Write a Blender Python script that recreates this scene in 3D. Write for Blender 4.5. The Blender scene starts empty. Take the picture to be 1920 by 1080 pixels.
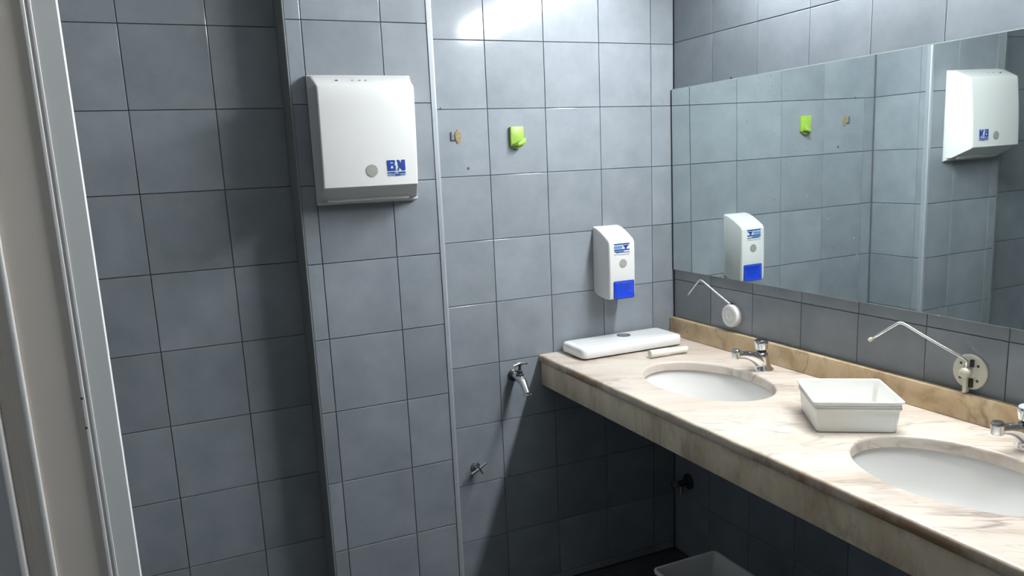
import bpy, bmesh, math, random
from mathutils import Vector, Matrix

random.seed(7)
PI = math.pi
scene = bpy.context.scene
col = scene.collection

# ------------------------------------------------------------------ camera
FPX = 1465.38
cam_d = bpy.data.cameras.new('camera')
cam_d.sensor_width = 36.0
cam_d.sensor_fit = 'HORIZONTAL'
cam_d.lens = FPX * 36.0 / 1920.0
cam_d.shift_x = 19.4 / 1920.0
cam_d.shift_y = 56.3 / 1920.0
cam_d.clip_start = 0.02
cam = bpy.data.objects.new('camera', cam_d)
col.objects.link(cam)
yaw, pitch, roll = 0.41294, -0.19525, -0.04612
fw = Vector((math.sin(yaw)*math.cos(pitch), math.cos(yaw)*math.cos(pitch), math.sin(pitch)))
rt = Vector((math.cos(yaw), -math.sin(yaw), 0))
up = rt.cross(fw)
r2 = rt*math.cos(roll) + up*math.sin(roll)
u2 = -rt*math.sin(roll) + up*math.cos(roll)
M = Matrix((r2, u2, -fw)).transposed().to_4x4()
M.translation = Vector((-1.6703, -2.2688, 1.4638))
cam.matrix_world = M
scene.camera = cam

# ------------------------------------------------------------------ world, exposure
world = bpy.data.worlds.new('world')
scene.world = world
world.use_nodes = True
world.node_tree.nodes['Background'].inputs[0].default_value = (0.6, 0.65, 0.7, 1)
world.node_tree.nodes['Background'].inputs[1].default_value = 0.05
scene.view_settings.view_transform = 'Standard'
scene.view_settings.look = 'None'
scene.view_settings.gamma = 1.0
scene.view_settings.use_curve_mapping = False
scene.view_settings.exposure = 0.14
LAMP = 120.0          # radiance of the strip lamp's diffuser
LAMP2 = 0.8          # radiance of the unseen fill lamp added behind the camera

# ------------------------------------------------------------------ materials
def new_mat(name):
    m = bpy.data.materials.new(name)
    m.use_nodes = True
    nt = m.node_tree
    return m, nt, nt.nodes['Principled BSDF']

def setp(b, **kw):
    for k, v in kw.items():
        k = k.replace('_', ' ')
        if k in b.inputs:
            b.inputs[k].default_value = v

def c4(c):
    return (c[0], c[1], c[2], 1.0)

def plain(name, colr, rough=0.5, metallic=0.0, spec=0.5, noise=0.06, scale=20.0, bump=0.0, coat=0.0, sss=0.0):
    m, nt, b = new_mat(name)
    setp(b, Roughness=rough, Metallic=metallic)
    b.inputs['Specular IOR Level'].default_value = spec
    b.inputs['Coat Weight'].default_value = coat
    if sss:
        b.inputs['Subsurface Weight'].default_value = sss
        b.inputs['Subsurface Radius'].default_value = (0.02, 0.02, 0.02)
    tc = nt.nodes.new('ShaderNodeTexCoord')
    n = nt.nodes.new('ShaderNodeTexNoise')
    n.inputs['Scale'].default_value = scale
    n.inputs['Detail'].default_value = 4
    nt.links.new(tc.outputs['Object'], n.inputs['Vector'])
    mx = nt.nodes.new('ShaderNodeMix'); mx.data_type = 'RGBA'
    mx.inputs[6].default_value = c4([x*(1-noise) for x in colr])
    mx.inputs[7].default_value = c4([min(1, x*(1+noise)) for x in colr])
    nt.links.new(n.outputs['Fac'], mx.inputs[0])
    nt.links.new(mx.outputs[2], b.inputs['Base Color'])
    if bump:
        bp = nt.nodes.new('ShaderNodeBump'); bp.inputs['Strength'].default_value = bump
        bp.inputs['Distance'].default_value = 0.002
        nt.links.new(n.outputs['Fac'], bp.inputs['Height'])
        nt.links.new(bp.outputs[0], b.inputs['Normal'])
    return m

def tile_material(name, dark, light, rough=0.55):
    """glazed blue-grey tile: cloudy glaze, each tile a little different"""
    m, nt, b = new_mat(name)
    N = nt.nodes.new; L = nt.links.new
    tc = N('ShaderNodeTexCoord'); oi = N('ShaderNodeObjectInfo')
    off = N('ShaderNodeVectorMath'); off.operation = 'SCALE'
    cmb = N('ShaderNodeCombineXYZ')
    for i in range(3): L(oi.outputs['Random'], cmb.inputs[i])
    L(cmb.outputs[0], off.inputs[0]); off.inputs['Scale'].default_value = 37.0
    add = N('ShaderNodeVectorMath'); add.operation = 'ADD'
    L(tc.outputs['Object'], add.inputs[0]); L(off.outputs[0], add.inputs[1])
    n1 = N('ShaderNodeTexNoise'); n1.inputs['Scale'].default_value = 9; n1.inputs['Detail'].default_value = 5
    n1.inputs['Roughness'].default_value = 0.6
    L(add.outputs[0], n1.inputs['Vector'])
    n2 = N('ShaderNodeTexNoise'); n2.inputs['Scale'].default_value = 160; n2.inputs['Detail'].default_value = 2
    L(add.outputs[0], n2.inputs['Vector'])
    rp = N('ShaderNodeValToRGB')
    rp.color_ramp.elements[0].position = 0.3; rp.color_ramp.elements[0].color = c4(dark)
    rp.color_ramp.elements[1].position = 0.72; rp.color_ramp.elements[1].color = c4(light)
    L(n1.outputs['Fac'], rp.inputs[0])
    mr = N('ShaderNodeMapRange'); mr.inputs[3].default_value = 0.92; mr.inputs[4].default_value = 1.08
    L(oi.outputs['Random'], mr.inputs[0])
    ml = N('ShaderNodeVectorMath'); ml.operation = 'SCALE'
    L(rp.outputs[0], ml.inputs[0]); L(mr.outputs[0], ml.inputs['Scale'])
    L(ml.outputs[0], b.inputs['Base Color'])
    setp(b, Coat_Weight=0.45, Coat_Roughness=0.10, Coat_IOR=1.5)
    b.inputs['Specular IOR Level'].default_value = 0.35
    r = N('ShaderNodeMapRange'); r.inputs[3].default_value = rough-0.05; r.inputs[4].default_value = rough+0.08
    L(n1.outputs['Fac'], r.inputs[0]); L(r.outputs[0], b.inputs['Roughness'])
    bp = N('ShaderNodeBump'); bp.inputs['Strength'].default_value = 0.08; bp.inputs['Distance'].default_value = 0.001
    L(n2.outputs['Fac'], bp.inputs['Height'])
    bp2 = N('ShaderNodeBump'); bp2.inputs['Strength'].default_value = 0.25; bp2.inputs['Distance'].default_value = 0.002
    L(n1.outputs['Fac'], bp2.inputs['Height']); L(bp.outputs[0], bp2.inputs['Normal'])
    L(bp2.outputs[0], b.inputs['Normal'])
    return m

def marble_material(name, cols, vein, rot=0.0, scale=(1.2, 5.0, 3.0), freq=2.2, vein_w=0.02, vein_s=0.75, nosing=None):
    """bedded marble: bands of three tones stretched along the bedding, two sets of thin veins"""
    m, nt, b = new_mat(name)
    N = nt.nodes.new; L = nt.links.new
    tc = N('ShaderNodeTexCoord')
    m1 = N('ShaderNodeMapping'); m1.inputs['Rotation'].default_value = (0, 0, rot)
    L(tc.outputs['Object'], m1.inputs[0])
    m2 = N('ShaderNodeMapping'); m2.inputs['Scale'].default_value = scale; m2.inputs['Location'].default_value = (3.1, 1.7, 0.4)
    L(m1.outputs[0], m2.inputs[0])
    def noise(vec, sc, det=6, rgh=0.6, dist=0.0):
        n = N('ShaderNodeTexNoise'); n.inputs['Scale'].default_value = sc; n.inputs['Detail'].default_value = det
        n.inputs['Roughness'].default_value = rgh; n.inputs['Distortion'].default_value = dist
        L(vec, n.inputs['Vector']); return n.outputs['Fac']
    def rng(v, a0, a1, b0, b1):
        r = N('ShaderNodeMapRange')
        for i, q in enumerate((a0, a1, b0, b1)): r.inputs[i+1].default_value = q
        L(v, r.inputs[0]); return r.outputs[0]
    def math2(op, x, y):
        k = N('ShaderNodeMath'); k.operation = op
        for i, q in enumerate((x, y)):
            if isinstance(q, (int, float)): k.inputs[i].default_value = q
            else: L(q, k.inputs[i])
        return k.outputs[0]
    def mix(f, c0, c1):
        k = N('ShaderNodeMix'); k.data_type = 'RGBA'; L(f, k.inputs[0])
        for i, q in ((6, c0), (7, c1)):
            if isinstance(q, tuple): k.inputs[i].default_value = c4(q)
            else: L(q, k.inputs[i])
        return k.outputs[2]
    band = noise(m2.outputs[0], freq, 8, 0.62, 0.5)
    rp = N('ShaderNodeValToRGB'); L(band, rp.inputs[0])
    rp.color_ramp.elements[0].position = 0.34; rp.color_ramp.elements[0].color = c4(cols[2])
    rp.color_ramp.elements[1].position = 0.62; rp.color_ramp.elements[1].color = c4(cols[0])
    e = rp.color_ramp.elements.new(0.47); e.color = c4(cols[1])
    out = rp.outputs[0]
    for k, (sc, w, st) in enumerate(((freq*0.55, vein_w, vein_s), (freq*1.3, vein_w*0.9, vein_s*0.55))):
        v = noise(m2.outputs[0], sc, 5, 0.55, 0.6+0.3*k)
        line = rng(math2('ABSOLUTE', math2('SUBTRACT', v, 0.5), 0.0), 0.0, w, 1.0, 0.0)
        mask = rng(noise(tc.outputs['Object'], 4.5+3*k, 3), 0.42, 0.62, 0.0, st)
        out = mix(math2('MULTIPLY', line, mask), out, vein)
    if nosing:
        # raw tan edge of the slab with rust-brown runs, worn in irregular lengths
        sx = N('ShaderNodeSeparateXYZ'); L(tc.outputs['Object'], sx.inputs[0])
        edge = rng(sx.outputs[0], -0.5405, -0.5465, 0.0, 1.0)
        out = mix(math2('MULTIPLY', edge, 0.45), out, nosing[0])
        low = rng(sx.outputs[2], 0.8290, 0.8200, 0.0, 1.0)
        st = rng(noise(tc.outputs['Object'], 3.3, 6, 0.68), 0.50, 0.60, 0.0, 0.9)
        out = mix(math2('MULTIPLY', math2('MULTIPLY', edge, st), math2('ADD', math2('MULTIPLY', low, 0.6), 0.4)), out, nosing[1])
    L(out, b.inputs['Base Color'])
    setp(b, Roughness=0.30)
    return m

def mirror_material():
    m, nt, b = new_mat('mirror_glass')
    N = nt.nodes.new; L = nt.links.new
    setp(b, Metallic=1.0, Roughness=0.015)
    b.inputs['Base Color'].default_value = (0.74, 0.815, 0.80, 1)
    # dried splashes on the glass
    tc = N('ShaderNodeTexCoord')
    v = N('ShaderNodeTexVoronoi'); v.inputs['Scale'].default_value = 55; v.inputs['Randomness'].default_value = 1
    L(tc.outputs['Object'], v.inputs['Vector'])
    n = N('ShaderNodeTexNoise'); n.inputs['Scale'].default_value = 3.0; L(tc.outputs['Object'], n.inputs['Vector'])
    sep = N('ShaderNodeSeparateColor'); L(v.outputs['Color'], sep.inputs[0])
    rad = N('ShaderNodeMapRange'); rad.inputs[1].default_value = 0.6; rad.inputs[2].default_value = 1.0
    rad.inputs[3].default_value = 0.0; rad.inputs[4].default_value = 0.15
    L(sep.outputs[0], rad.inputs[0])
    lt = N('ShaderNodeMath'); lt.operation = 'LESS_THAN'; L(v.outputs['Distance'], lt.inputs[0]); L(rad.outputs[0], lt.inputs[1])
    mk = N('ShaderNodeMapRange'); mk.inputs[1].default_value = 0.42; mk.inputs[2].default_value = 0.62
    mk.inputs[3].default_value = 0.0; mk.inputs[4].default_value = 0.7
    L(n.outputs['Fac'], mk.inputs[0])
    mu = N('ShaderNodeMath'); mu.operation = 'MULTIPLY'; L(lt.outputs[0], mu.inputs[0]); L(mk.outputs[0], mu.inputs[1])
    df = N('ShaderNodeBsdfDiffuse'); df.inputs[0].default_value = (0.55, 0.6, 0.6, 1)
    ms = N('ShaderNodeMixShader'); L(mu.outputs[0], ms.inputs[0]); L(b.outputs[0], ms.inputs[1]); L(df.outputs[0], ms.inputs[2])
    L(ms.outputs[0], nt.nodes['Material Output'].inputs[0])
    return m

def emit_mat(name, colr, strength):
    m = bpy.data.materials.new(name); m.use_nodes = True
    nt = m.node_tree; nt.nodes.clear()
    e = nt.nodes.new('ShaderNodeEmission'); e.inputs[0].default_value = c4(colr); e.inputs[1].default_value = strength
    o = nt.nodes.new('ShaderNodeOutputMaterial'); nt.links.new(e.outputs[0], o.inputs[0])
    return m

MT = dict(
    tile=tile_material('blue_grey_tile', (0.185, 0.210, 0.236), (0.245, 0.271, 0.298)),
    grout=plain('grout', (0.125, 0.135, 0.145), 0.9, noise=0.2, scale=40),
    floor=tile_material('dark_floor_tile', (0.05, 0.055, 0.06), (0.09, 0.095, 0.1), 0.45),
    plaster=plain('plaster', (0.62, 0.62, 0.60), 0.9, noise=0.03, scale=4),
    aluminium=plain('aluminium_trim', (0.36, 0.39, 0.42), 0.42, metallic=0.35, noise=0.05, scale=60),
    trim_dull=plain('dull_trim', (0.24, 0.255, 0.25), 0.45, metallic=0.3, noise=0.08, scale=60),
    mirror=mirror_material(),
    mirror_edge=plain('mirror_edge', (0.62, 0.70, 0.70), 0.3, noise=0.03),
    marble=marble_material('cream_marble', ((0.60, 0.545, 0.472), (0.572, 0.497, 0.428), (0.455, 0.380, 0.305)), (0.19, 0.15, 0.135),
                           rot=0.585, scale=(1.1, 5.5, 3.0), nosing=((0.56, 0.45, 0.30), (0.25, 0.115, 0.045))),
    marble_front=marble_material('tan_marble', ((0.74, 0.635, 0.46), (0.66, 0.54, 0.385), (0.48, 0.37, 0.245)), (0.27, 0.20, 0.14),
                                 scale=(1.0, 3.5, 1.3), freq=2.6, vein_w=0.025, vein_s=0.6),
    marble_back=marble_material('sand_marble', ((0.60, 0.465, 0.295), (0.50, 0.37, 0.215), (0.36, 0.245, 0.13)), (0.16, 0.11, 0.07),
                                scale=(1.0, 2.6, 2.0), freq=3.2, vein_w=0.022, vein_s=0.7),
    basin=plain('basin_ceramic', (0.70, 0.695, 0.675), 0.18, noise=0.02, scale=6),
    ceramic=plain('white_ceramic', (0.83, 0.84, 0.84), 0.12, noise=0.01, coat=0.3),
    abs_white=plain('white_plastic', (0.665, 0.67, 0.66), 0.28, noise=0.015),
    pipe_cream=plain('cream_plastic', (0.74, 0.71, 0.63), 0.4, noise=0.05, scale=60),
    ivory=plain('ivory_plastic', (0.62, 0.60, 0.50), 0.35, noise=0.06, scale=50),
    tub=plain('tub_plastic', (0.76, 0.76, 0.72), 0.35, noise=0.02, sss=0.15),
    chrome=plain('chrome', (0.80, 0.81, 0.82), 0.10, metallic=1.0, noise=0.04, scale=80),
    chrome_worn=plain('worn_chrome', (0.55, 0.55, 0.53), 0.22, metallic=1.0, noise=0.2, scale=90),
    dark_metal=plain('dark_metal', (0.10, 0.10, 0.10), 0.35, metallic=0.8, noise=0.1),
    steel=plain('steel_rod', (0.72, 0.72, 0.71), 0.22, metallic=0.9, noise=0.06, scale=90),
    black=plain('black_plastic', (0.012, 0.013, 0.015), 0.35),
    window_grey=plain('grey_sight_glass', (0.32, 0.32, 0.29), 0.25, noise=0.12, scale=120),
    print_blue=plain('blue_print', (0.010, 0.045, 0.30), 0.4, noise=0.05),
    print_light=plain('pale_blue_print', (0.10, 0.26, 0.50), 0.4, noise=0.05),
    print_pale=plain('ice_blue_print', (0.55, 0.64, 0.74), 0.4, noise=0.03),
    print_grey=plain('grey_print', (0.42, 0.48, 0.54), 0.4, noise=0.05),
    button_blue=plain('blue_button', (0.012, 0.055, 0.56), 0.16, noise=0.1, scale=25, coat=0.4),
    lime=plain('lime_plastic', (0.27, 0.43, 0.065), 0.35, noise=0.04),
    residue=plain('brown_residue', (0.26, 0.20, 0.10), 0.8, noise=0.5, scale=160, bump=0.5),
    dirt_shade=plain('dark_dirt_and_shade', (0.06, 0.07, 0.06), 0.8, noise=0.3, scale=100),
    paint_frame=plain('grey_white_paint', (0.84, 0.86, 0.85), 0.4, noise=0.03, scale=8),
    paint_door=plain('beige_paint', (0.79, 0.72, 0.63), 0.45, noise=0.05, scale=6),
    paint_bead=plain('white_paint', (0.93, 0.91, 0.88), 0.3, noise=0.04, scale=30),
    paint_shadow=plain('groove_shade_paint', (0.66, 0.65, 0.65), 0.5, noise=0.04),  # greyer tone puts the shade of the groove into the paint
    bin=plain('pale_bin_plastic', (0.62, 0.62, 0.60), 0.5, noise=0.04, scale=12),
    lamp=emit_mat('lamp_diffuser', (0.95, 0.98, 1.0), LAMP),
    lamp2=emit_mat('fill_lamp_diffuser', (1.0, 0.93, 0.82), LAMP2),
    lamp_body=plain('lamp_housing', (0.75, 0.75, 0.74), 0.5),
)

# ------------------------------------------------------------------ geometry helpers
def link(name, me, mat, parent=None, smooth=False, loc=(0, 0, 0)):
    o = bpy.data.objects.new(name, me)
    col.objects.link(o)
    if mat is not None and not me.materials:
        me.materials.append(mat)
    o.location = loc
    if parent is not None:
        o.parent = parent
    if smooth:
        for p in me.polygons: p.use_smooth = True
    return o

def bm_obj(name, bm, mat, parent=None, smooth=False, angle=None, origin=None, recalc=True):
    """bm in world coordinates; origin = where the object's own origin goes"""
    if recalc: bmesh.ops.recalc_face_normals(bm, faces=bm.faces[:])
    org = Vector(origin) if origin is not None else (Vector(parent['_o']) if parent is not None and '_o' in parent else Vector((0, 0, 0)))
    bmesh.ops.translate(bm, verts=bm.verts[:], vec=-org)
    if angle is not None:
        for f in bm.faces: f.smooth = True
        for e in bm.edges:
            if len(e.link_faces) == 2 and e.calc_face_angle(0) > math.radians(angle):
                e.smooth = False
    me = bpy.data.meshes.new(name)
    bm.to_mesh(me); bm.free()
    o = link(name, me, mat, parent, smooth)
    if parent is None:
        o.location = org
        o['_o'] = tuple(org)
    elif '_o' in parent:
        o['_o'] = tuple(org)
        o.location = org - Vector(parent['_o'])
    return o

def thing(name, label, cat, loc, group=None):
    o = bpy.data.objects.new(name, None)
    col.objects.link(o)
    o.empty_display_size = 0.03
    o.location = loc
    o['_o'] = tuple(loc)
    o['label'] = label; o['category'] = cat
    if group: o['group'] = group
    return o

def tag(o, label, cat, group=None):
    o['label'] = label; o['category'] = cat
    if group: o['group'] = group
    return o

def struct(o, label=None):
    o['kind'] = 'structure'
    if label: o['label'] = label
    return o

def bm_box(x0, x1, y0, y1, z0, z1, bev=0.0, seg=2, bm=None):
    own = bm is None
    if own: bm = bmesh.new()
    vs = [bm.verts.new((x, y, z)) for x in (x0, x1) for y in (y0, y1) for z in (z0, z1)]
    F = [(0, 1, 3, 2), (4, 6, 7, 5), (0, 4, 5, 1), (2, 3, 7, 6), (0, 2, 6, 4), (1, 5, 7, 3)]
    fs = [bm.faces.new([vs[i] for i in f]) for f in F]
    if bev:
        es = list({e for f in fs for e in f.edges})
        bmesh.ops.bevel(bm, geom=es, offset=bev, segments=seg, profile=0.5, affect='EDGES')
    return bm

def bm_hexa(bottom, top, bev=0.0, seg=2):
    """general 8-corner block from two quads"""
    bm = bmesh.new()
    b = [bm.verts.new(p) for p in bottom]; t = [bm.verts.new(p) for p in top]
    bm.faces.new(b); bm.faces.new(t)
    for i in range(4):
        bm.faces.new((b[i], b[(i+1) % 4], t[(i+1) % 4], t[i]))
    if bev:
        bmesh.ops.bevel(bm, geom=bm.edges[:], offset=bev, segments=seg, profile=0.5, affect='EDGES')
    return bm

def bm_rings(rings, cap0=True, cap1=True, bm=None, closed=True):
    if bm is None: bm = bmesh.new()
    R = [[bm.verts.new(p) for p in r] for r in rings]
    n = len(R[0])
    for a, b in zip(R, R[1:]):
        for i in range(n if closed else n-1):
            j = (i+1) % n
            bm.faces.new((a[i], a[j], b[j], b[i]))
    if cap0: bm.faces.new(R[0])
    if cap1: bm.faces.new(R[-1])
    return bm

def bm_sweep(pts, rad, n=12, bm=None, cap=True, flat=None):
    """tube along points with a radius per point; flat = (axis vector, factor) squashes the section"""
    pts = [Vector(p) for p in pts]
    if not isinstance(rad, (list, tuple)): rad = [rad]*len(pts)
    rings = []
    prev = None
    for i, p in enumerate(pts):
        t = (pts[min(i+1, len(pts)-1)] - pts[max(i-1, 0)]).normalized()
        if prev is None:
            a = Vector((0, 0, 1)) if abs(t.z) < 0.9 else Vector((1, 0, 0))
            u = t.cross(a).normalized()
        else:
            u = (prev - t*prev.dot(t)).normalized()
        prev = u
        w = t.cross(u)
        rings.append([p + (u*math.cos(2*PI*k/n) + w*math.sin(2*PI*k/n))*rad[i] for k in range(n)])
    return bm_rings(rings, cap, cap, bm)

def bm_lathe(origin, axis, prof, n=28, bm=None, cap0=True, cap1=True):
    """prof = [(distance along axis, radius)]"""
    o = Vector(origin); t = Vector(axis).normalized()
    a = Vector((0, 0, 1)) if abs(t.z) < 0.9 else Vector((1, 0, 0))
    u = t.cross(a).normalized(); w = t.cross(u)
    rings = [[o + t*d + (u*math.cos(2*PI*k/n) + w*math.sin(2*PI*k/n))*max(r, 1e-5) for k in range(n)] for d, r in prof]
    return bm_rings(rings, cap0, cap1, bm)

def bm_prism(poly, axis, a, b, bm=None):
    """2D polygon extruded; axis 'x' -> (y,z) polygon, 'y' -> (x,z), 'z' -> (x,y)"""
    def P(p, t):
        return {'x': (t, p[0], p[1]), 'y': (p[0], t, p[1]), 'z': (p[0], p[1], t)}[axis]
    return bm_rings([[P(p, a) for p in poly], [P(p, b) for p in poly]], bm=bm)

def arc(cx, cy, r, a0, a1, n):
    return [(cx + r*math.cos(math.radians(a0+(a1-a0)*i/n)), cy + r*math.sin(math.radians(a0+(a1-a0)*i/n))) for i in range(n+1)]

def rrect(cx, cy, w, h, r, n=5):
    p = []
    for sx, sy, a in ((1, 1, 0), (-1, 1, 90), (-1, -1, 180), (1, -1, 270)):
        p += arc(cx+sx*(w/2-r), cy+sy*(h/2-r), r, a, a+90, n)
    return p

# ------------------------------------------------------------------ the room shell
H = 2.50
ROW = 1.829
T = 0.2
DEPTH = 0.004
PY = -0.2413      # front face of the pillar
DY = -0.1293      # recessed wall to its left
PX0, PX1 = -1.322, -0.942

def box_obj(name, x0, x1, y0, y1, z0, z1, mat):
    return bm_obj(name, bm_box(x0, x1, y0, y1, z0, z1), MT[mat])

floor = struct(box_obj('floor', -2.75, 0.15, -3.35, 0.15, -0.12, -0.006, 'floor'), 'dark floor below the counter')
ceiling = struct(box_obj('ceiling', -2.75, 0.15, -3.35, 0.15, H, H+0.1, 'plaster'), 'white plastered ceiling')
wall_back = struct(box_obj('wall_back', -0.95, 0.0, DEPTH, 0.15, 0, H, 'grout'), 'lit back wall of blue-grey square tiles')
wall_right = struct(box_obj('wall_right', DEPTH, 0.15, -3.2, 0.15, 0, H, 'grout'), 'tiled wall carrying the long mirror')
wall_recess = struct(box_obj('wall_recess', -2.6, PX0+0.01, DY+DEPTH, 0.15, 0, H, 'grout'), 'shaded tiled wall left of the pillar')
wall_pillar = struct(box_obj('wall_pillar', PX0+DEPTH, PX1-DEPTH, PY+DEPTH, 0.15, 0, H, 'grout'), 'tiled pillar carrying the paper towel dispenser')
wall_left = struct(box_obj('wall_left', -2.75, -2.6, -3.35, 0.15, 0, H, 'tile'))
wall_front = struct(box_obj('wall_front', -2.6, 0.15, -3.35, -3.2, 0, H, 'tile'))

_tiles = {}
def tile_mesh(w, h):
    k = (round(w, 4), round(h, 4))
    if k not in _tiles:
        bm = bm_box(-w/2, w/2, 0, DEPTH, -h/2, h/2)
        es = [e for e in bm.edges if all(v.co.y < 1e-6 for v in e.verts)]
        bmesh.ops.bevel(bm, geom=es, offset=min(0.0013, w/4, h/4), segments=2, profile=0.5, affect='EDGES')
        bmesh.ops.recalc_face_normals(bm, faces=bm.faces[:])
        me = bpy.data.meshes.new('tile'); bm.to_mesh(me); bm.free()
        _tiles[k] = me
    return _tiles[k]

GAP = 0.0017
def cuts(a, b, ref, step=T):
    """joint positions between a and b of a grid through ref"""
    k = math.ceil((a-ref)/step - 1e-6)
    c = [a]
    while ref + k*step < b - 1e-6:
        v = ref + k*step
        if v - c[-1] > 0.012: c.append(v)
        k += 1
    if b - c[-1] < 0.012: c[-1] = b
    else: c.append(b)
    return c

def tile_wall(parent, mat, side, plane, u, z, skip=None, jit=0.0022):
    """side '-y' (faces -y, u = x), '-x' (faces -x, u = y), '+x' """
    for u0, u1 in zip(u, u[1:]):
        for z0, z1 in zip(z, z[1:]):
            if skip and skip(u0, u1, z0, z1): continue
            me = tile_mesh(u1-u0-GAP, z1-z0-GAP)
            o = link('tile', me, MT[mat], parent)
            cu, cz = (u0+u1)/2, (z0+z1)/2
            rz = {'-y': 0.0, '-x': -PI/2, '+x': PI/2}[side]
            o.location = {'-y': (cu, plane, cz), '-x': (plane, cu, cz), '+x': (plane, cu, cz)}[side]
            o.rotation_euler = (random.uniform(-jit, jit), 0, rz + random.uniform(-jit, jit))

ZC = cuts(0.0, H, ROW)
tile_wall(wall_back, 'tile', '-y', 0.0, cuts(PX1+0.001, -0.0015, -0.0919), ZC)
tile_wall(wall_recess, 'tile', '-y', DY, cuts(-2.49, PX0, -1.4888), ZC)
tile_wall(wall_pillar, 'tile', '-y', PY, cuts(PX0+0.003, PX1-0.015, -1.08), ZC)
tile_wall(wall_pillar, 'tile', '+x', PX1, [PY+0.016, -0.2, -0.004], ZC)
MZ0, MZ1 = 1.0700, 1.6805
tile_wall(wall_right, 'tile', '-x', 0.0, cuts(-2.0, -0.0015, 0.0), cuts(0.0, H, ROW+0.004),
          skip=lambda a, b, c, d: c > MZ0 and d < MZ1)
# floor tiles of the part that shows under the counter
for i in range(5):
    for j in range(5):
        o = link('tile', tile_mesh(0.3-0.003, 0.3-0.003), MT['floor'], floor)
        o.location = (-0.15-0.3*i, -0.15-0.3*j, 0.0-0.0015)
        o.rotation_euler = (-PI/2, 0, 0)

# aluminium corner profiles of the pillar
def corner_trim(name, label, pts, mat, part):
    o = bm_obj(name, bm_prism(pts, 'z', 0.0, H), MT[mat], None)
    struct(o, label)
    return o
t = 0.0016
corner_trim('trim_1', 'pale metal corner profile on the lit edge of the pillar',
            [(PX1-0.0145, PY-t), (PX1-0.0045, PY-t), (PX1-0.0035, PY+0.0015), (PX1-0.0015, PY+0.0035), (PX1+0.0016, PY+0.0045), (PX1+0.0016, PY+0.0155), (PX1, PY+0.0155), (PX1, PY+0.004), (PX1-0.0145, PY+0.004)], 'aluminium', 0)
corner_trim('trim_2', 'dull metal corner guard on the shaded edge of the pillar',
            [(PX0+0.003, PY-t), (PX0+0.003, PY+0.004), (PX0+0.0035, DY-0.001), (PX0-0.0016, DY-0.001), (PX0-0.0016, PY+0.0005), (PX0-0.0005, PY-t)], 'trim_dull', 0)

# ------------------------------------------------------------------ door frame at the left edge of the view
FY = -0.90
door = bpy.data.objects.new('door_1', None); col.objects.link(door)
door.location = (-1.80, FY, 0); door['_o'] = (-1.80, FY, 0)
struct(door, 'painted doorway moulding beside the camera, pale edge strip and beige panel')
def dpart(name, x0, x1, y0, y1, mat, bev=0.002, seg=3, z1=2.2):
    return bm_obj(name, bm_box(x0, x1, y0, y1, 0.0, z1, bev, seg), MT[mat], door)
dpart('frame_strip', -1.7915, -1.7587, FY, FY+0.032, 'paint_frame', 0.0009)
dpart('bead', -1.7960, -1.7915, FY-0.0015, FY+0.06, 'paint_bead', 0.0012)
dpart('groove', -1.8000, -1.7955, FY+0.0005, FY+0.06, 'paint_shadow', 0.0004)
dpart('bead', -1.8055, -1.7997, FY-0.002, FY+0.06, 'paint_bead', 0.0015)
dpart('panel', -1.8780, -1.8055, FY+0.004, FY+0.05, 'paint_door', 0.0015)
dpart('bead', -1.8865, -1.8780, FY-0.002, FY+0.05, 'paint_bead', 0.003)
dpart('panel', -1.9035, -1.8865, FY+0.010, FY+0.05, 'paint_door', 0.001)
dpart('panel', -1.9185, -1.9035, FY+0.016, FY+0.05, 'paint_door', 0.001)
dpart('bead', -1.9280, -1.9185, FY+0.002, FY+0.05, 'paint_bead', 0.003)
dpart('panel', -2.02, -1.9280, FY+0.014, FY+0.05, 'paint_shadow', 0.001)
for z in (1.128, 1.079):
    bm_obj('paint_chip', bm_lathe((-1.8045, FY-0.0019, z), (0, -1, 0), [(0, 0.0022), (0.0006, 0.0018)], 8), MT['dirt_shade'], door)
wall_stub = struct(box_obj('wall_partition', -2.6, -1.97, FY+0.02, FY+0.12, 0, H, 'plaster'))
struct(bm_obj('wall_lintel', bm_box(-1.97, -1.7552, FY+0.0, FY+0.10, 2.2, H), MT['plaster'], None))

# ------------------------------------------------------------------ mirror
MY0 = -0.0075
mir = thing('wall_mirror', 'long frameless wall mirror above the marble backsplash', 'mirror', (-0.001, -1.0, MZ0))
def mx(y, z, d=0.0):
    # it hangs a little out of plumb: top and far end stand off the wall
    return -0.0085 + d - 0.0095*(z-MZ0) + 0.014*(y-MY0)
def mir_block(y0, y1, z0, z1, front, back=0.004):
    q = lambda y, z, d: (mx(y, z, d), y, z)
    return bm_hexa([q(y0, z0, front), q(y1, z0, front), q(y1, z0, back), q(y0, z0, back)],
                   [q(y0, z1, front), q(y1, z1, front), q(y1, z1, back), q(y0, z1, back)])
bm_obj('glass', mir_block(-2.0, MY0, MZ0, MZ1, 0.0), MT['mirror'], mir)
bm_obj('edge', mir_block(-2.0, MY0, MZ1, MZ1+0.0022, -0.0005), MT['mirror_edge'], mir)
bm_obj('edge', mir_block(-2.0, MY0, MZ0-0.0012, MZ0, -0.0004), MT['window_grey'], mir)
bm_obj('edge', mir_block(MY0, MY0+0.004, MZ0, MZ1, -0.0006), MT['black'], mir)  # black strip stands in for the shadowed gap at the corner
for yy in (-0.25, -1.0, -1.75):
    zz = 1.60
    bm_obj('spacer', bm_box(mx(yy, zz, 0.0045), -0.0005, yy-0.03, yy+0.03, zz-0.02, zz+0.02), MT['dark_metal'], mir)

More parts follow.
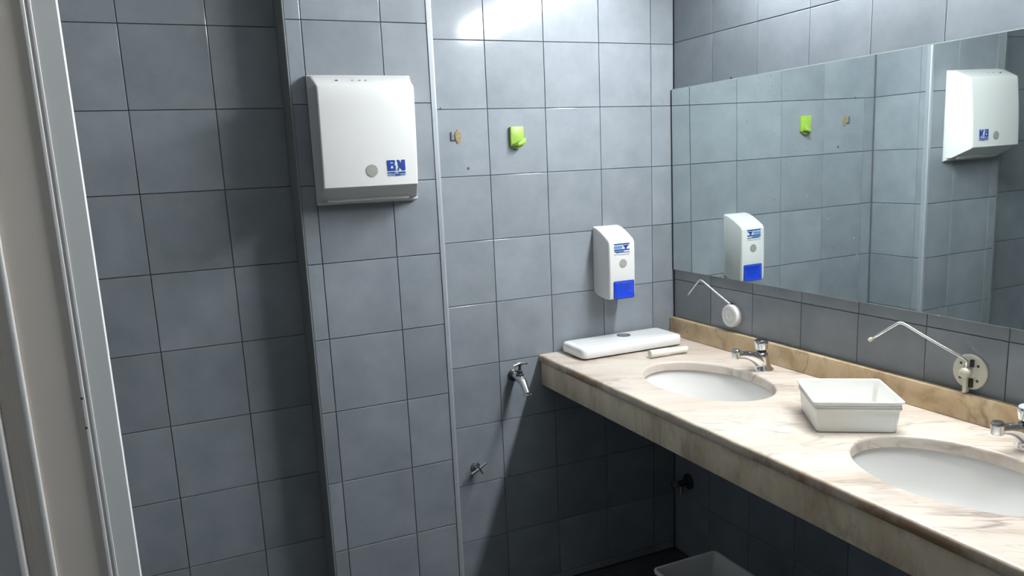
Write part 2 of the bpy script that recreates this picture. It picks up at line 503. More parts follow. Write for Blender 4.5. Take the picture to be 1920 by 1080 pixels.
# ------------------------------------------------------------------ lamps
lamp = thing('strip_lamp', 'white tubular strip lamp mounted on the wall above the mirror', 'lamp', (0.0, -1.05, 2.14))
bm_obj('housing', bm_box(-0.03, -0.0005, -1.73, -0.33, 2.095, 2.185, 0.004), MT['lamp_body'], lamp)
bm_obj('top_shield', bm_box(-0.094, -0.0005, -1.73, -0.33, 2.1855, 2.190, 0.001, 1), MT['lamp_body'], lamp)  # opaque plate added to keep the lamp's light off the ceiling
bm_obj('diffuser', bm_prism([(-0.031, 2.10), (-0.07, 2.103), (-0.088, 2.12), (-0.09, 2.14), (-0.088, 2.16), (-0.07, 2.177), (-0.031, 2.18)], 'y', -1.70, -0.36), MT['lamp'], lamp)
for ya, yb in ((-1.73, -1.7005), (-0.3595, -0.33)):
    bm_obj('end_cap', bm_box(-0.094, -0.031, ya, yb, 2.096, 2.184, 0.006), MT['lamp_body'], lamp)
lamp2 = thing('added_fill_lamp', 'added round fill lamp on the ceiling behind the camera', 'lamp', (-1.9, -2.75, H))
bm_obj('base', bm_lathe((-1.9, -2.75, H), (0, 0, -1), [(0, 0.2), (0.03, 0.2)], 32), MT['lamp_body'], lamp2)
bm_obj('shade', bm_lathe((-1.9, -2.75, H-0.031), (0, 0, -1), [(0, 0.19), (0.03, 0.17), (0.05, 0.12), (0.058, 0.02)], 32), MT['lamp2'], lamp2)

# ------------------------------------------------------------------ marble counter
CT, CB = 0.8345, 0.8077
CX = -0.549
CE = -2.05
BAS = [(-0.284, -0.535, 0.151, 0.221), (-0.294, -1.306, 0.155, 0.212)]
counter = thing('vanity_counter', 'long cream marble vanity counter with two oval cut-outs', 'counter', (-0.275, -1.0, CB))

def build_slab():
    bm = bmesh.new()
    xi, xo = -0.002, CX+0.012
    N = 64
    def cell(y0, y1, basin=None):
        if basin is None:
            for z in (CT, CB):
                bm.faces.new([bm.verts.new(p) for p in ((xo, y0, z), (xi, y0, z), (xi, y1, z), (xo, y1, z))])
            return
        cx, cy, rx, ry = basin
        # angles incl. the exact cell corners
        ang = sorted([2*PI*k/N for k in range(N)] + [math.atan2(y-cy, x-cx) % (2*PI) for x in (xi, xo) for y in (y0, y1)])
        def rect(a):
            c, s = math.cos(a), math.sin(a)
            tx = ((xi-cx)/c if c > 0 else (xo-cx)/c) if abs(c) > 1e-9 else 1e9
            ty = ((max(y0, y1)-cy)/s if s > 0 else (min(y0, y1)-cy)/s) if abs(s) > 1e-9 else 1e9
            tt = min(tx, ty)
            return (cx+c*tt, cy+s*tt)
        def elp(a, g):
            c, s = math.cos(a), math.sin(a)
            k = 1/math.sqrt((c/(rx+g))**2 + (s/(ry+g))**2)
            return (cx+c*k, cy+s*k)
        rr = 0.007
        prof = [(rr*(1-math.sin(t)), CT-rr*(1-math.cos(t))) for t in [i*PI/2/4 for i in range(5)]]
        rings = [[(*rect(a), CT) for a in ang]]
        rings += [[(*elp(a, g), z) for a in ang] for g, z in prof]
        rings += [[(*elp(a, 0.0), CB) for a in ang], [(*rect(a), CB) for a in ang]]
        bm_rings(rings, False, False, bm)
    ys = [-0.002, -0.27, -0.80, -1.05, -1.56, CE]
    cell(ys[0], ys[1]); cell(ys[1], ys[2], BAS[0]); cell(ys[2], ys[3]); cell(ys[3], ys[4], BAS[1]); cell(ys[4], ys[5])
    # rounded front nosing, a little uneven from wear
    n = 90
    rows = []
    for i in range(n+1):
        y = ys[0] + (CE-ys[0])*i/n
        w = 0.0007*math.sin(37*y)+0.0006*math.sin(91*y+1)
        sec = [(xo, CT)] + [(CX+0.012-(0.012+w)*math.sin(a)**0.5, (CT+CB)/2+(CT-CB)/2*math.copysign(abs(math.cos(a))**0.8, math.cos(a))) for a in [j*PI/10 for j in range(1, 10)]] + [(xo, CB)]
        rows.append([(x, y, z) for x, z in sec])
    bm_rings(rows, False, False, bm, closed=False)
    for y in (ys[0], CE):
        sec = [(xo, CT)] + [(CX+0.012-0.012*math.sin(a)**0.5, (CT+CB)/2+(CT-CB)/2*math.copysign(abs(math.cos(a))**0.8, math.cos(a))) for a in [j*PI/10 for j in range(1, 10)]] + [(xo, CB), (xi, CB), (xi, CT)]
        bm.faces.new([bm.verts.new((x, y, z)) for x, z in sec])
    bmesh.ops.remove_doubles(bm, verts=bm.verts[:], dist=1e-5)
    bm.normal_update()
    for f in bm.faces:
        c = f.calc_center_median(); n = f.normal
        if abs(c.z-CT) < 1e-5 and abs(n.z) > 0.99: want = Vector((0, 0, 1))
        elif abs(c.z-CB) < 1e-5 and abs(n.z) > 0.99: want = Vector((0, 0, -1))
        elif c.x < xo: want = Vector((CX+0.012-c.x, 0, (CT+CB)/2-c.z))*-1
        else:
            b_ = min(BAS, key=lambda q: (q[0]-c.x)**2+(q[1]-c.y)**2)
            want = Vector((b_[0]-c.x, b_[1]-c.y, 0.0))
        if n.dot(want) < 0: f.normal_flip()
    return bm

def marble_part(name, bm, mat, angle):
    # marble grain is laid out in room units, so its origin stays at the room's origin
    o = bm_obj(name, bm, MT[mat], counter, angle=angle, origin=(0, 0, 0), recalc=(name != 'slab'))
    o.location = -Vector(counter['_o'])
    return o
marble_part('slab', build_slab(), 'marble', 35)
marble_part('apron', bm_box(-0.5415, -0.520, CE, -0.002, 0.7300, CB+0.0, 0.0015), 'marble_front', 30)
marble_part('backsplash', bm_box(-0.0215, -0.0015, CE, -0.002, CT, 0.8985, 0.003), 'marble_back', 30)

def make_basin(b, label):
    cx, cy, rx, ry = b
    root = thing('wash_basin', label, 'basin', (cx, cy, CB-0.15), 'oval basins under the counter')
    n = 56
    def ring(k, z, dx=0.0):
        return [(cx+dx+rx*k*math.cos(2*PI*i/n), cy+ry*k*math.sin(2*PI*i/n), z) for i in range(n)]
    inner = [(1.06, 0), (1.045, -0.002), (1.02, -0.012), (0.985, -0.035), (0.92, -0.075), (0.80, -0.112), (0.60, -0.133), (0.35, -0.142), (0.14, -0.146)]
    outer = [(0.14, -0.154), (0.36, -0.151), (0.63, -0.142), (0.85, -0.12), (0.97, -0.08), (1.03, -0.035), (1.11, -0.010), (1.11, 0)]
    rings = [ring(k, CB-0.001+z) for k, z in inner+outer]
    bm = bm_rings(rings+[rings[0]], False, False)
    bmesh.ops.remove_doubles(bm, verts=bm.verts[:], dist=1e-6)
    bm_obj('bowl', bm, MT['basin'], root, angle=50)
    bm_obj('drain', bm_lathe((cx, cy, CB-0.149), (0, 0, 1), [(0, 0.024), (0.006, 0.024), (0.008, 0.020), (0.005, 0.012)], 24), MT['chrome'], root, angle=40)
    return root
make_basin(BAS[0], 'white oval undermount basin beside the ceramic tank lid')
make_basin(BAS[1], 'white oval undermount basin in front of the plastic tub')

# ------------------------------------------------------------------ taps on the counter
def make_faucet(x, y, label, cap):
    root = thing('push_faucet', label, 'faucet', (x, y, CT), 'push taps on the counter')
    z = CT
    # body: flared foot leaning towards the basin
    def ring(cx, cz, rx, ry, tilt, n=24):
        c, s = math.cos(tilt), math.sin(tilt)
        return [(cx+rx*math.cos(a)*c, y+ry*math.sin(a), cz+rx*math.cos(a)*s) for a in [2*PI*i/n for i in range(n)]]
    z += 0.0004
    rings = [ring(x, z, 0.030, 0.026, 0), ring(x, z+0.004, 0.030, 0.026, 0), ring(x-0.003, z+0.010, 0.025, 0.0225, -0.02),
             ring(x-0.006, z+0.024, 0.0215, 0.0205, -0.06), ring(x-0.008, z+0.040, 0.0205, 0.020, -0.08), ring(x-0.009, z+0.052, 0.0195, 0.019, -0.08), ring(x-0.009, z+0.056, 0.014, 0.014, -0.08)]
    body = bm_obj('body', bm_rings(rings), MT['chrome'], root, angle=50)
    bm_obj('neck', bm_lathe((x-0.009, y, z+0.055), (-0.06, 0, 1), [(0, 0.013), (0.008, 0.013)], 20), MT['black'], root, angle=40)
    kn = bm_obj('push_knob', bm_lathe((x-0.0095, y, z+0.062), (-0.06, 0, 1), [(0, 0.014), (0.003, 0.0175), (0.016, 0.0195), (0.026, 0.0200), (0.029, 0.0185)], 20), MT['chrome'], root, angle=40)
    bm_obj('knob_cap', bm_lathe((x-0.0113, y, z+0.0908), (-0.06, 0, 1), [(0, 0.0175), (0.002, 0.016), (0.003, 0.008)], 20), MT[cap], kn, angle=50)
    # arched spout
    P = [(x-0.012, y, z+0.026), (x-0.030, y, z+0.040), (x-0.052, y, z+0.050), (x-0.074, y, z+0.055), (x-0.092, y, z+0.057), (x-0.102, y, z+0.057)]
    bm_obj('spout', bm_sweep(P, [0.019, 0.0165, 0.014, 0.0115, 0.0105, 0.010], 18), MT['chrome'], root, angle=50)
    bm_obj('nozzle', bm_lathe((x-0.104, y, z+0.076), (0.05, 0, -1), [(0, 0.010), (0.003, 0.0125), (0.008, 0.0135), (0.014, 0.012), (0.024, 0.0125), (0.027, 0.011)], 18), MT['chrome_worn'], root, angle=40)
    return root
make_faucet(-0.083, -0.545, 'chrome push tap with dark cap at the basin by the tank lid', 'black')
make_faucet(-0.066, -1.300, 'chrome push tap cut off by the right edge of the picture', 'print_grey')

# ------------------------------------------------------------------ bent rods on round wall flanges
def make_flange(y, z, label, kind):
    root = thing('rod_holder', label, 'holder', (-0.0005, y, z), 'bent rods on the wall below the mirror')
    if kind == 'cap':
        bm_obj('disc', bm_lathe((-0.0005, y, z), (-1, 0, 0), [(0, 0.036), (0.016, 0.037), (0.021, 0.035), (0.0225, 0.031), (0.0225, 0.026), (0.021, 0.025), (0.021, 0.020), (0.0225, 0.019), (0.0225, 0.010), (0.0215, 0.009), (0.0215, 0.002)], 36), MT['abs_white'], root, angle=40)
        P = [(-0.010, y, z+0.030), (-0.014, y+0.001, z+0.036), (-0.019, y+0.012, z+0.044), (-0.036, y+0.055, z+0.075), (-0.052, y+0.096, z+0.1060), (-0.055, y+0.1030, z+0.1085), (-0.0575, y+0.108, z+0.104), (-0.066, y+0.124, z+0.081), (-0.075, y+0.141, z+0.0555)]
        bm_obj('rod', bm_sweep(P, [0.0026]*5+[0.0024]*4, 10), MT['steel'], root, smooth=True)
        bm_obj('collar', bm_lathe((-0.010, y, z+0.031), (-0.3, 0, 1), [(0, 0.005), (0.012, 0.004)], 12), MT['dark_metal'], root, angle=40)
    else:
        bm_obj('disc', bm_lathe((-0.0005, y, z), (-1, 0, 0), [(0, 0.041), (0.0045, 0.0415), (0.0065, 0.040), (0.0075, 0.036), (0.0075, 0.018), (0.012, 0.013), (0.012, 0.002)], 40), MT['ivory'], root, angle=40)
        for a in (40, 140, 220, 320):
            bm_obj('screw', bm_lathe((-0.0078, y+0.027*math.cos(math.radians(a)), z+0.027*math.sin(math.radians(a))), (-1, 0, 0), [(0, 0.0035), (0.001, 0.003), (0.0013, 0.001)], 12), MT['dirt_shade'], root, angle=40)
        bm_obj('hub', bm_lathe((-0.0122, y, z), (-1, 0, 0), [(0, 0.0115), (0.012, 0.0120), (0.017, 0.0105), (0.019, 0.006)], 24), MT['ivory'], root, angle=40)
        P = [(-0.018, y, z+0.010), (-0.0185, y, z+0.028), (-0.022, y+0.006, z+0.034), (-0.040, y+0.036, z+0.052), (-0.062, y+0.077, z+0.077), (-0.081, y+0.1145, z+0.1010), (-0.085, y+0.1216, z+0.1040), (-0.0885, y+0.1275, z+0.1025), (-0.103, y+0.150, z+0.082), (-0.119, y+0.174, z+0.0595)]
        bm_obj('rod', bm_sweep(P, [0.0034]*10, 12), MT['steel'], root, smooth=True)
        bm_obj('rod_tip', bm_lathe((-0.1180, y+0.1725, z+0.061), (-0.5, 0.75, -0.7), [(0, 0.0042), (0.003, 0.0048), (0.008, 0.0045), (0.010, 0.003)], 12), MT['ivory'], root, angle=40)
        bm_obj('bracket', bm_box(-0.022, -0.008, y-0.0045, y+0.0045, z-0.047, z-0.010, 0.002), MT['ivory'], root, angle=40)
        for za, zb in ((-0.034, -0.014), (0.014, 0.031)):
            bm_obj('hub_shadow', bm_box(-0.0150, -0.0080, y-0.012, y-0.0045, z+za, z+zb, 0.001), MT['black'], root, angle=40)  # black blocks put in as the shadow above and below the hub
    return root
make_flange(-0.318, 0.952, 'thin bent steel rod on a round white cap beside the corner', 'cap')
make_flange(-1.120, 0.948, 'long bent steel rod on an ivory flange with four screw holes', 'open')

# ------------------------------------------------------------------ paper towel dispenser on the pillar
td = thing('towel_dispenser', 'white folded paper towel dispenser on the tiled pillar', 'dispenser', (-1.15, PY, 1.378))
yb = PY - 0.001
xl, xr = -1.2815, -1.0176
bz, tz = 1.378, 1.700
# back tray, front cover
bm_obj('back_plate', bm_hexa([(xl, yb, bz), (xr, yb, bz-0.002), (xr+0.001, yb-0.018, bz+0.004), (xl-0.001, yb-0.018, bz+0.004)],
                             [(xl, yb, tz), (xr, yb, tz-0.002), (xr, yb-0.018, tz-0.004), (xl, yb-0.018, tz-0.004)], 0.003), MT['abs_white'], td, angle=40)
yt, ybm = PY-0.088, PY-0.101
def front_rings():
    # horizontal sections of the cover from bottom to top
    S = []
    def sec(z, yf, x0b, x1b, x0, x1, r=0.0045):
        y1 = yb-0.018
        pts = [(x0b, y1), (x0+0.001, yf+r)] + [(x0+r-r*math.cos(a), yf+r-r*math.sin(a)) for a in (0.4, 0.8, 1.2)] + [(x0+r, yf)]
        pts += [(x1-r, yf)] + [(x1-r+r*math.sin(a), yf+r-r*math.cos(a)) for a in (0.4, 0.8, 1.2)] + [(x1-0.001, yf+r), (x1b, y1)]
        return [(x, y, z) for x, y in pts]
    S.append(sec(bz+0.012, yb-0.035, xl, xr, xl+0.004, xr-0.004, 0.008))
    S.append(sec(bz+0.042, ybm+0.004, xl, xr, -1.2800, -1.0400))
    S.append(sec(bz+0.0455, ybm, xl, xr, -1.2800, -1.0400))
    for k in range(1, 6):
        f = k/6
        S.append(sec(bz+0.0455+f*(0.280-0.0455), ybm+(yt-ybm)*f - 0.003*math.sin(PI*f), xl, xr, -1.2800+0.0055*f, -1.0400+0.0090*f))
    S.append(sec(tz-0.042, yt, xl, xr, -1.2743, -1.0307))
    S.append(sec(tz-0.035, yt+0.003, xl, xr, -1.2742, -1.0309))
    S.append(sec(tz-0.031, yt+0.010, xl, xr, -1.2742, -1.0311))
    S.append(sec(tz-0.006, yb-0.030, xl+0.001, xr-0.002, xl+0.003, xr-0.006, 0.008))
    return S
cover = bm_obj('cover', bm_rings(front_rings()), MT['abs_white'], td, angle=32)
# paper slot lip below
bm_obj('slot_lip', bm_hexa([(xl+0.02, yb-0.03, bz+0.006), (xr-0.03, yb-0.03, bz+0.006), (xr-0.03, yb-0.042, bz+0.008), (xl+0.02, yb-0.042, bz+0.008)],
                           [(xl+0.02, yb-0.03, bz+0.016), (xr-0.03, yb-0.03, bz+0.016), (xr-0.03, yb-0.042, bz+0.017), (xl+0.02, yb-0.042, bz+0.017)], 0.002), MT['abs_white'], td, angle=40)
def front_y(z):
    f = (z-(bz+0.0455))/(0.280-0.0455)
    return ybm + (yt-ybm)*f - 0.003*math.sin(PI*min(max(f, 0), 1))
def on_cover(bm2, zc, lift=0.0006):
    """bmesh drawn in (x, 0..thickness, z) put on the sloping front of the cover"""
    for v in bm2.verts:
        v.co.y = front_y(v.co.z) - lift + v.co.y
    return bm2
zw = 1.4605
bm_obj('sight_window', on_cover(bm_lathe((-1.1575, 0, zw), (0, -1, 0), [(0, 0.0150), (0.0006, 0.0150), (0.0008, 0.0135)], 28), zw), MT['window_grey'], td, angle=40)
# blue emblem: two block letters with a pale cup between, small print lines below
E = 0.0009
ex, ez = -1.1175, 1.4580
def blk(poly):
    return on_cover(bm_prism([(ex+x*0.001, ez+z*0.001) for x, z in poly], 'y', 0.0, -E), ez)
B = [(0, 0), (0, 26), (18.5, 26), (20, 24), (20, 20), (17, 15.5), (17, 13), (20, 8), (20, 0)]
Nn = [(26, 0), (26, 4), (29.5, 10), (28, 15), (24.5, 21), (25, 26), (30.5, 26), (37.5, 14.5), (37.5, 26), (46, 26), (46, 0), (38.5, 0), (31.5, 9.5), (29.5, 5), (29.5, 0)]
bm_obj('emblem_letter', blk(B), MT['print_blue'], cover)
bm_obj('emblem_letter', blk(Nn), MT['print_blue'], cover)
def inlay(poly, mt):
    o = on_cover(bm_prism([(ex+x*0.001, ez+z*0.001) for x, z in poly], 'y', 0.0, -E-0.0002), ez)
    bm_obj('emblem_inlay', o, MT[mt], cover)
inlay([(8, 18.2), (8, 20.2), (15.5, 20.2), (14, 18.2)], 'abs_white')
inlay([(7, 6), (10.8, 12.5), (12.2, 12.5), (15.2, 6)], 'abs_white')
inlay([(18.6, 17.5), (21.2, 25), (23.4, 25), (26.4, 17.5), (25.2, 12.5), (23.4, 11), (23.2, 5), (25.2, 1), (20.4, 1), (21.8, 5), (21.6, 11), (19.8, 12.5)], 'print_pale')
for x0, x1, z0, z1, mt in ((0, 19, -6.3, -3.0, 'print_blue'), (21, 24, -6.3, -3.0, 'print_light'), (27, 46, -6.3, -3.0, 'print_blue'),
                           (0.5, 9, -11.6, -8.2, 'print_light'), (10.5, 17, -11.6, -8.2, 'print_light'), (18.5, 31, -12.2, -8.0, 'print_blue'), (32.5, 46, -11.6, -8.2, 'print_light')):
    bm_obj('print_line', blk([(x0, z0), (x0, z1), (x1, z1), (x1, z0)]), MT[mt], cover)
# moulded slots of the sloping top
def top_pt(x, f):
    return (x, (yt+0.010)+(yb-0.030-yt-0.010)*f, (tz-0.031)+0.025*f)
for x, w, mt in ((-1.218, 0.006, 'dirt_shade'), (-1.178, 0.004, 'window_grey'), (-1.160, 0.004, 'window_grey'), (-1.145, 0.004, 'window_grey')):
    a = top_pt(x, 0.45); 
    bm_obj('moulded_slot', bm_box(x-w/2, x+w/2, a[1]-0.004, a[1]+0.004, a[2]-0.002, a[2]+0.0012), MT[mt], cover)

# ------------------------------------------------------------------ soap dispenser on the back wall
sd = thing('soap_dispenser', 'white wall soap dispenser with a blue push button', 'dispenser', (-0.281, 0.0, 1.008))
sx0, sx1 = -0.330, -0.231
def soap_prof():
    # side profile (y, z): back bottom, front bottom, front, rounded sloping top
    return [(-0.001, 1.020), (-0.020, 1.012), (-0.070, 1.006), (-0.092, 1.007), (-0.099, 1.012), (-0.1015, 1.022), (-0.103, 1.10), (-0.102, 1.188),
            (-0.1005, 1.1965), (-0.0955, 1.2035), (-0.073, 1.2165), (-0.045, 1.2310), (-0.020, 1.2405), (-0.001, 1.2430)]
prof = soap_prof()
def inset(k, d):
    cy_, cz_ = -0.05, 1.12
    return [(y+(0 if y > -0.002 else d*(1 if y < -0.08 else 0.35)), z + (d*0.9 if z < 1.03 else (-d*0.9 if z > 1.19 else 0))) for y, z in prof]
rings = []
for x, dd in ((sx0, 0.0055), (sx0+0.001, 0.003), (sx0+0.003, 0.001), (sx0+0.006, 0.0), (sx1-0.006, 0.0), (sx1-0.003, 0.001), (sx1-0.001, 0.003), (sx1, 0.0055)):
    rings.append([(x, y, z) for y, z in inset(0, dd)])
shell = bm_obj('shell', bm_rings(rings), MT['abs_white'], sd, angle=28)
bm_obj('button_frame', bm_rings([[(x, -0.1015, z) for x, z in rrect(-0.2765, 1.0375, 0.0790, 0.0595, 0.004, 3)], [(x, -0.1040, z) for x, z in rrect(-0.2765, 1.0375, 0.0790, 0.0595, 0.004, 3)]]), MT['print_blue'], sd, angle=30)
btn = bm_obj('push_button', bm_rings([[(x, -0.1005, z) for x, z in rrect(-0.2765, 1.0375, 0.0755, 0.056, 0.004, 3)],
                                      [(x, -0.1050, z) for x, z in rrect(-0.2765, 1.0375, 0.0755, 0.056, 0.004, 3)],
                                      [(x, -0.1068, z) for x, z in rrect(-0.2765, 1.0375, 0.068, 0.049, 0.004, 3)],
                                      [(x, -0.1045, z) for x, z in rrect(-0.2765, 1.0365, 0.058, 0.040, 0.006, 3)]]), MT['button_blue'], sd, angle=30)
bm_obj('sight_window', bm_lathe((-0.2785, -0.1025, 1.1245), (0, -1, 0), [(0, 0.0140), (0.0012, 0.0140), (0.0015, 0.0120)], 28), MT['window_grey'], sd, angle=40)
def sprint(x0, x1, z0, z1, mt, poly=None):
    p = poly or [(x0, z0), (x0, z1), (x1, z1), (x1, z0)]
    bm_obj('print_line', bm_prism([(-0.311+x*0.001, 1.153+z*0.001) for x, z in p], 'y', -0.1015, -0.1036), MT[mt], shell)
sprint(0, 58, 34.5, 37.5, 'print_blue')
sprint(0, 13, 22, 30, 'print_light'); sprint(15, 30, 22, 30, 'print_light')
sprint(0, 0, 0, 0, 'print_blue', [(32, 31), (56, 31), (47, 24), (47, 20), (41, 20), (41, 24)])
sprint(0, 58, 15.5, 18.5, 'print_blue'); sprint(0, 36, 10.5, 14, 'print_light')
sprint(6, 58, 8.0, 9.5, 'print_blue'); sprint(0, 10, 0, 4.5, 'print_grey'); sprint(13, 58, 1, 3.5, 'print_grey')

# ------------------------------------------------------------------ things lying on the counter
lid = thing('tank_lid', 'white ceramic toilet tank lid with chrome flush button on the counter', 'tank lid', (-0.283, -0.095, CT))
def lid_rings():
    cx, cy, w, d = -0.2790, -0.0905, 0.385, 0.150
    S = []
    for k, (z, g) in enumerate(((0.0055, -0.010), (0.0055, -0.002), (0.008, 0.0), (0.025, 0.0005), (0.0335, -0.001), (0.037, -0.004), (0.0385, -0.009), (0.0395, -0.018))):
        S.append([(x, y, CT+z) for x, y in rrect(cx, cy, w+2*g, d+2*g, 0.020+g*0.5, 6)])
    return S
bm_obj('slab', bm_rings(lid_rings()), MT['ceramic'], lid, angle=50)
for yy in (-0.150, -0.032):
    bm_obj('foot_rib', bm_box(-0.46, -0.10, yy, yy+0.006, CT+0.0003, CT+0.0060), MT['dirt_shade'], lid)  # coloured dark to stand in for the shadow in the gap under the lid
bm_obj('button_ring', bm_lathe((-0.2580, -0.068, CT+0.0392), (0, 0, 1), [(0, 0.0235), (0.002, 0.023), (0.0028, 0.0175), (0.0006, 0.0170)], 28), MT['chrome_worn'], lid, angle=40)
bm_obj('flush_button', bm_lathe((-0.2580, -0.068, CT+0.0392), (0, 0, 1), [(0, 0.0160), (0.0022, 0.0160), (0.0032, 0.013), (0.0036, 0.004)], 28), MT['chrome'], lid, angle=40)

pipe = thing('pipe_piece', 'short white plastic pipe piece lying before the tank lid', 'pipe', (-0.206, -0.253, CT))
pa = Vector((-0.2774, -0.2480, CT+0.0135)); pb = Vector((-0.1380, -0.2570, CT+0.0131))
ax = (pb-pa).normalized()
bm_obj('sleeve', bm_lathe(pa, ax, [(0.0, 0.0085), (0.0, 0.0124), (0.002, 0.0128), (0.066, 0.0128), (0.070, 0.0110)], 24), MT['pipe_cream'], pipe, angle=40)
bm_obj('tube', bm_lathe(pa+ax*0.069+Vector((0, 0, -0.0002)), ax, [(0, 0.0104), (0.050, 0.0102), (0.054, 0.0110), (0.066, 0.0110), (0.068, 0.0100)], 24), MT['pipe_cream'], pipe, angle=40)

tub = thing('plastic_tub', 'open white square plastic tub between the two basins', 'tub', (-0.238, -0.988, CT))
th = math.atan2(-0.106, 0.161)
ca, sa = math.cos(th), math.sin(th)
TC = Vector((-0.2375, -0.9885, 0))
def trr(s, r, z):
    return [(TC.x+x*ca-y*sa, TC.y+x*sa+y*ca, CT+z) for x, y in rrect(0, 0, s, s, r, 5)]
bm = bm_rings([trr(0.166, 0.0099, 0.0005), trr(0.172, 0.0110, 0.004), trr(0.180, 0.0099, 0.054), trr(0.186, 0.0099, 0.0545), trr(0.1865, 0.0099, 0.058), trr(0.182, 0.0094, 0.0585),
               trr(0.184, 0.0094, 0.070), trr(0.1925, 0.0099, 0.071), trr(0.1935, 0.0099, 0.0745), trr(0.191, 0.0099, 0.0755), trr(0.184, 0.0094, 0.0750), trr(0.180, 0.0094, 0.070), trr(0.172, 0.0094, 0.012), trr(0.160, 0.0077, 0.004)])
bm_obj('shell', bm, MT['tub'], tub, angle=35)
# label-free lip ring under the rim
bm = bm_rings([trr(0.1825, 0.0094, 0.0605), trr(0.1855, 0.0099, 0.0615), trr(0.1855, 0.0099, 0.0635), trr(0.1825, 0.0094, 0.0645)], False, False)
bm_obj('rim_rib', bm, MT['tub'], tub, angle=35)

# ------------------------------------------------------------------ fittings on the back wall
tap = thing('bib_tap', 'chrome wall tap with T handle beside the counter end', 'tap', (-0.6374, 0, 0.778))
tx, tzc = -0.6400, 0.7790
bm_obj('rosette', bm_lathe((tx-0.004, -0.0005, tzc), (0, -1, 0), [(0, 0.020), (0.004, 0.019), (0.008, 0.013)], 24), MT['dark_metal'], tap, angle=40)
bm_obj('body', bm_sweep([(tx-0.004, -0.006, tzc), (tx-0.003, -0.03, tzc), (tx-0.002, -0.05, tzc-0.001), (tx, -0.066, tzc-0.010), (tx+0.001, -0.082, tzc-0.030), (tx+0.002, -0.090, tzc-0.042)],
                       [0.012, 0.012, 0.0150, 0.0125, 0.0110, 0.0105], 16), MT['chrome'], tap, angle=50)
bm_obj('outlet', bm_lathe((tx+0.002, -0.090, tzc-0.041), (0.0, -0.25, -1), [(0, 0.0095), (0.002, 0.0155), (0.007, 0.0160), (0.008, 0.012)], 20), MT['chrome'], tap, angle=40)
bm_obj('bonnet', bm_lathe((tx-0.002, -0.048, tzc+0.006), (0, -0.05, 1), [(0, 0.012), (0.008, 0.0125), (0.010, 0.009), (0.020, 0.008), (0.022, 0.005), (0.040, 0.0045)], 16), MT['dark_metal'], tap, angle=40)
hnd = bm_obj('handle', bm_sweep([(tx-0.026, -0.054, tzc+0.044), (tx-0.014, -0.052, tzc+0.047), (tx-0.002, -0.050, tzc+0.048), (tx+0.012, -0.048, tzc+0.047), (tx+0.026, -0.046, tzc+0.046)], [0.0045, 0.004, 0.0065, 0.004, 0.0045], 12), MT['chrome'], tap, angle=50)

sv = thing('stop_valve', 'small cross-handled stop valve low on the back wall', 'valve', (-0.800, 0, 0.488))
vx, vz = -0.7960, 0.4945
bm_obj('rosette', bm_lathe((vx, -0.0005, vz-0.004), (0, -1, 0), [(0, 0.016), (0.004, 0.015), (0.007, 0.009)], 22), MT['chrome_worn'], sv, angle=40)
bm_obj('stem', bm_lathe((vx, -0.006, vz-0.003), (0, -1, 0.05), [(0, 0.006), (0.026, 0.006), (0.030, 0.004)], 14), MT['chrome_worn'], sv, angle=40)
for a, lr in ((28, 0.030), (118, 0.022)):
    c, s = math.cos(math.radians(a)), math.sin(math.radians(a))
    bm_obj('handle_arm', bm_sweep([(vx-c*lr, -0.034, vz-s*lr), (vx-c*lr*0.8, -0.034, vz-s*lr*0.8), (vx, -0.036, vz), (vx+c*lr*0.8, -0.034, vz+s*lr*0.8), (vx+c*lr, -0.034, vz+s*lr)],
                                 [0.0045, 0.0042, 0.0055, 0.0038, 0.0045], 12), MT['chrome'], sv, angle=50)

av = thing('angle_valve', 'dark angle valve under the counter near the corner', 'valve', (-0.002, -0.085, 0.295))
bm_obj('rosette', bm_lathe((-0.0005, -0.085, 0.298), (-1, 0, 0), [(0, 0.030), (0.005, 0.028), (0.010, 0.015)], 24), MT['dark_metal'], av, angle=40)
bm_obj('body', bm_sweep([(-0.008, -0.085, 0.298), (-0.035, -0.085, 0.298), (-0.055, -0.085, 0.297)], [0.011, 0.012, 0.010], 16), MT['dark_metal'], av, angle=50)
bm_obj('knob', bm_lathe((-0.055, -0.085, 0.297), (-1, 0, 0), [(0, 0.010), (0.002, 0.016), (0.014, 0.016), (0.016, 0.012)], 18), MT['chrome_worn'], av, angle=40)
bm_obj('outlet', bm_sweep([(-0.034, -0.085, 0.298), (-0.034, -0.085, 0.275), (-0.034, -0.085, 0.262)], [0.009, 0.009, 0.010], 14), MT['chrome_worn'], av, angle=50)

hook = thing('wall_hook', 'lime green plastic adhesive hook on the lit back wall', 'hook', (-0.599, 0, 1.505))
pent = [(-0.6215, 1.5735), (-0.5775, 1.5735), (-0.5765, 1.518), (-0.5965, 1.5045), (-0.6215, 1.515)]
bm = bm_prism(pent, 'y', -0.0005, -0.012)
bmesh.ops.bevel(bm, geom=[e for e in bm.edges], offset=0.0012, segments=2, profile=0.5, affect='EDGES')
bm_obj('plate', bm, MT['lime'], hook, angle=40)
bm_obj('hook_lip', bm_hexa([(-0.6190, -0.012, 1.5150), (-0.5785, -0.012, 1.5180), (-0.5785, -0.0290, 1.5220), (-0.6050, -0.0290, 1.5140)],
                           [(-0.6190, -0.012, 1.5210), (-0.5785, -0.012, 1.5250), (-0.5785, -0.0290, 1.5400), (-0.6050, -0.0290, 1.5240)], 0.001), MT['lime'], hook, angle=30)

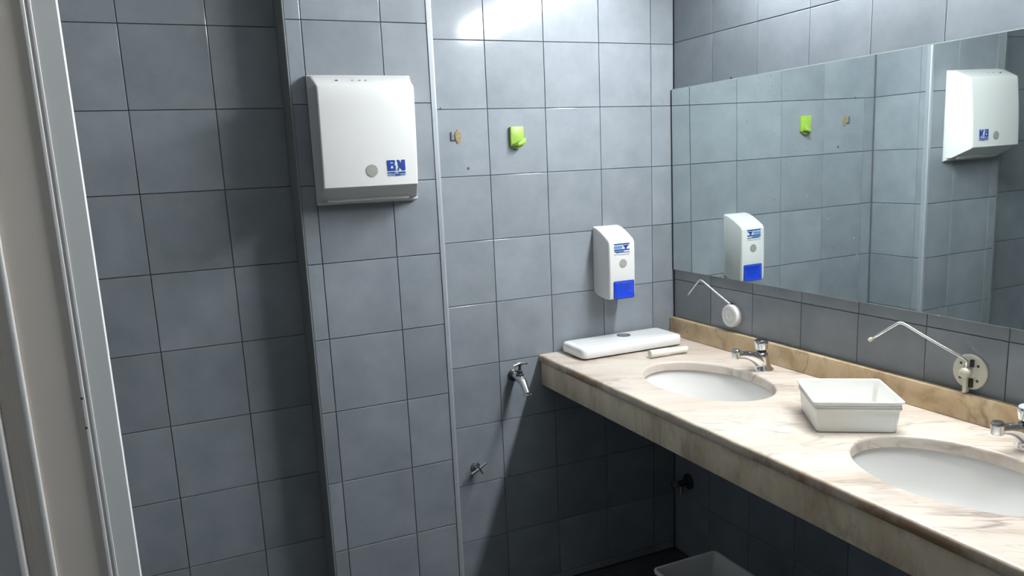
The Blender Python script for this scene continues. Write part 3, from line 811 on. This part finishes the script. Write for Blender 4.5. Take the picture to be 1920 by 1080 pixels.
res = thing('adhesive_patch', 'brown remains of glue where a hook was torn off', 'glue stain', (-0.797, 0, 1.549))
def blob(cx, cz, rx, rz, n, seed, th):
    rnd = random.Random(seed)
    p = [(cx+rx*(0.75+0.45*rnd.random())*math.cos(2*PI*i/n), cz+rz*(0.75+0.45*rnd.random())*math.sin(2*PI*i/n)) for i in range(n)]
    return bm_prism(p, 'y', -0.0004, -th)
bm_obj('glue', blob(-0.7930, 1.5500, 0.0115, 0.017, 11, 4, 0.003), MT['residue'], res)
bm_obj('glue', blob(-0.7925, 1.5330, 0.008, 0.006, 9, 9, 0.002), MT['residue'], res)
bm_obj('torn_edge', bm_box(-0.8175, -0.8125, -0.003, -0.0004, 1.538, 1.563, 0.0008), MT['dirt_shade'], res)
bm_obj('torn_edge', bm_box(-0.8175, -0.8030, -0.0028, -0.0004, 1.536, 1.541, 0.0008), MT['dirt_shade'], res)
for nm, x, z, r, lab in (('screw_hole', -0.7649, 1.4527, 0.0045, 'small dark hole below the glue remains'), ('screw_hole', -0.8440, 1.632, 0.003, 'tiny dark speck near the pillar edge')):
    tag(bm_obj(nm, bm_lathe((x, -0.0003, z), (0, -1, 0), [(0, r), (0.0006, r*0.9), (0.0006, r*0.3)], 12), MT['dirt_shade'], None, origin=(x, 0, z)), lab, 'hole')
for x, y, z in ((-0.0003, -0.292, 1.6865),):
    tag(bm_obj('mirror_screw', bm_lathe((x, y, z), (-1, 0, 0), [(0, 0.0035), (0.004, 0.003), (0.005, 0.001)], 12), MT['black'], None, origin=(x, y, z)), 'small dark screw head on the top edge of the mirror', 'screw')

# ------------------------------------------------------------------ bin on the floor below the counter
bn = thing('waste_bin', 'pale open square waste bin on the floor under the counter', 'bin', (-0.36, -0.665, 0.0))
def brr(w, d, r, z):
    return [(x, y, z) for x, y in rrect(-0.361, -0.670, w, d, r, 5)]
bm = bm_rings([brr(0.165, 0.205, 0.02, 0.0005), brr(0.170, 0.210, 0.022, 0.006), brr(0.212, 0.256, 0.012, 0.286), brr(0.222, 0.266, 0.012, 0.287), brr(0.225, 0.268, 0.012, 0.296), brr(0.222, 0.265, 0.012, 0.300),
               brr(0.212, 0.255, 0.008, 0.299), brr(0.206, 0.250, 0.008, 0.290), brr(0.166, 0.206, 0.018, 0.010)])
bm_obj('shell', bm, MT['bin'], bn, angle=40)

# ------------------------------------------------------------------ tidy helper properties
for o in bpy.data.objects:
    if '_o' in o: del o['_o']
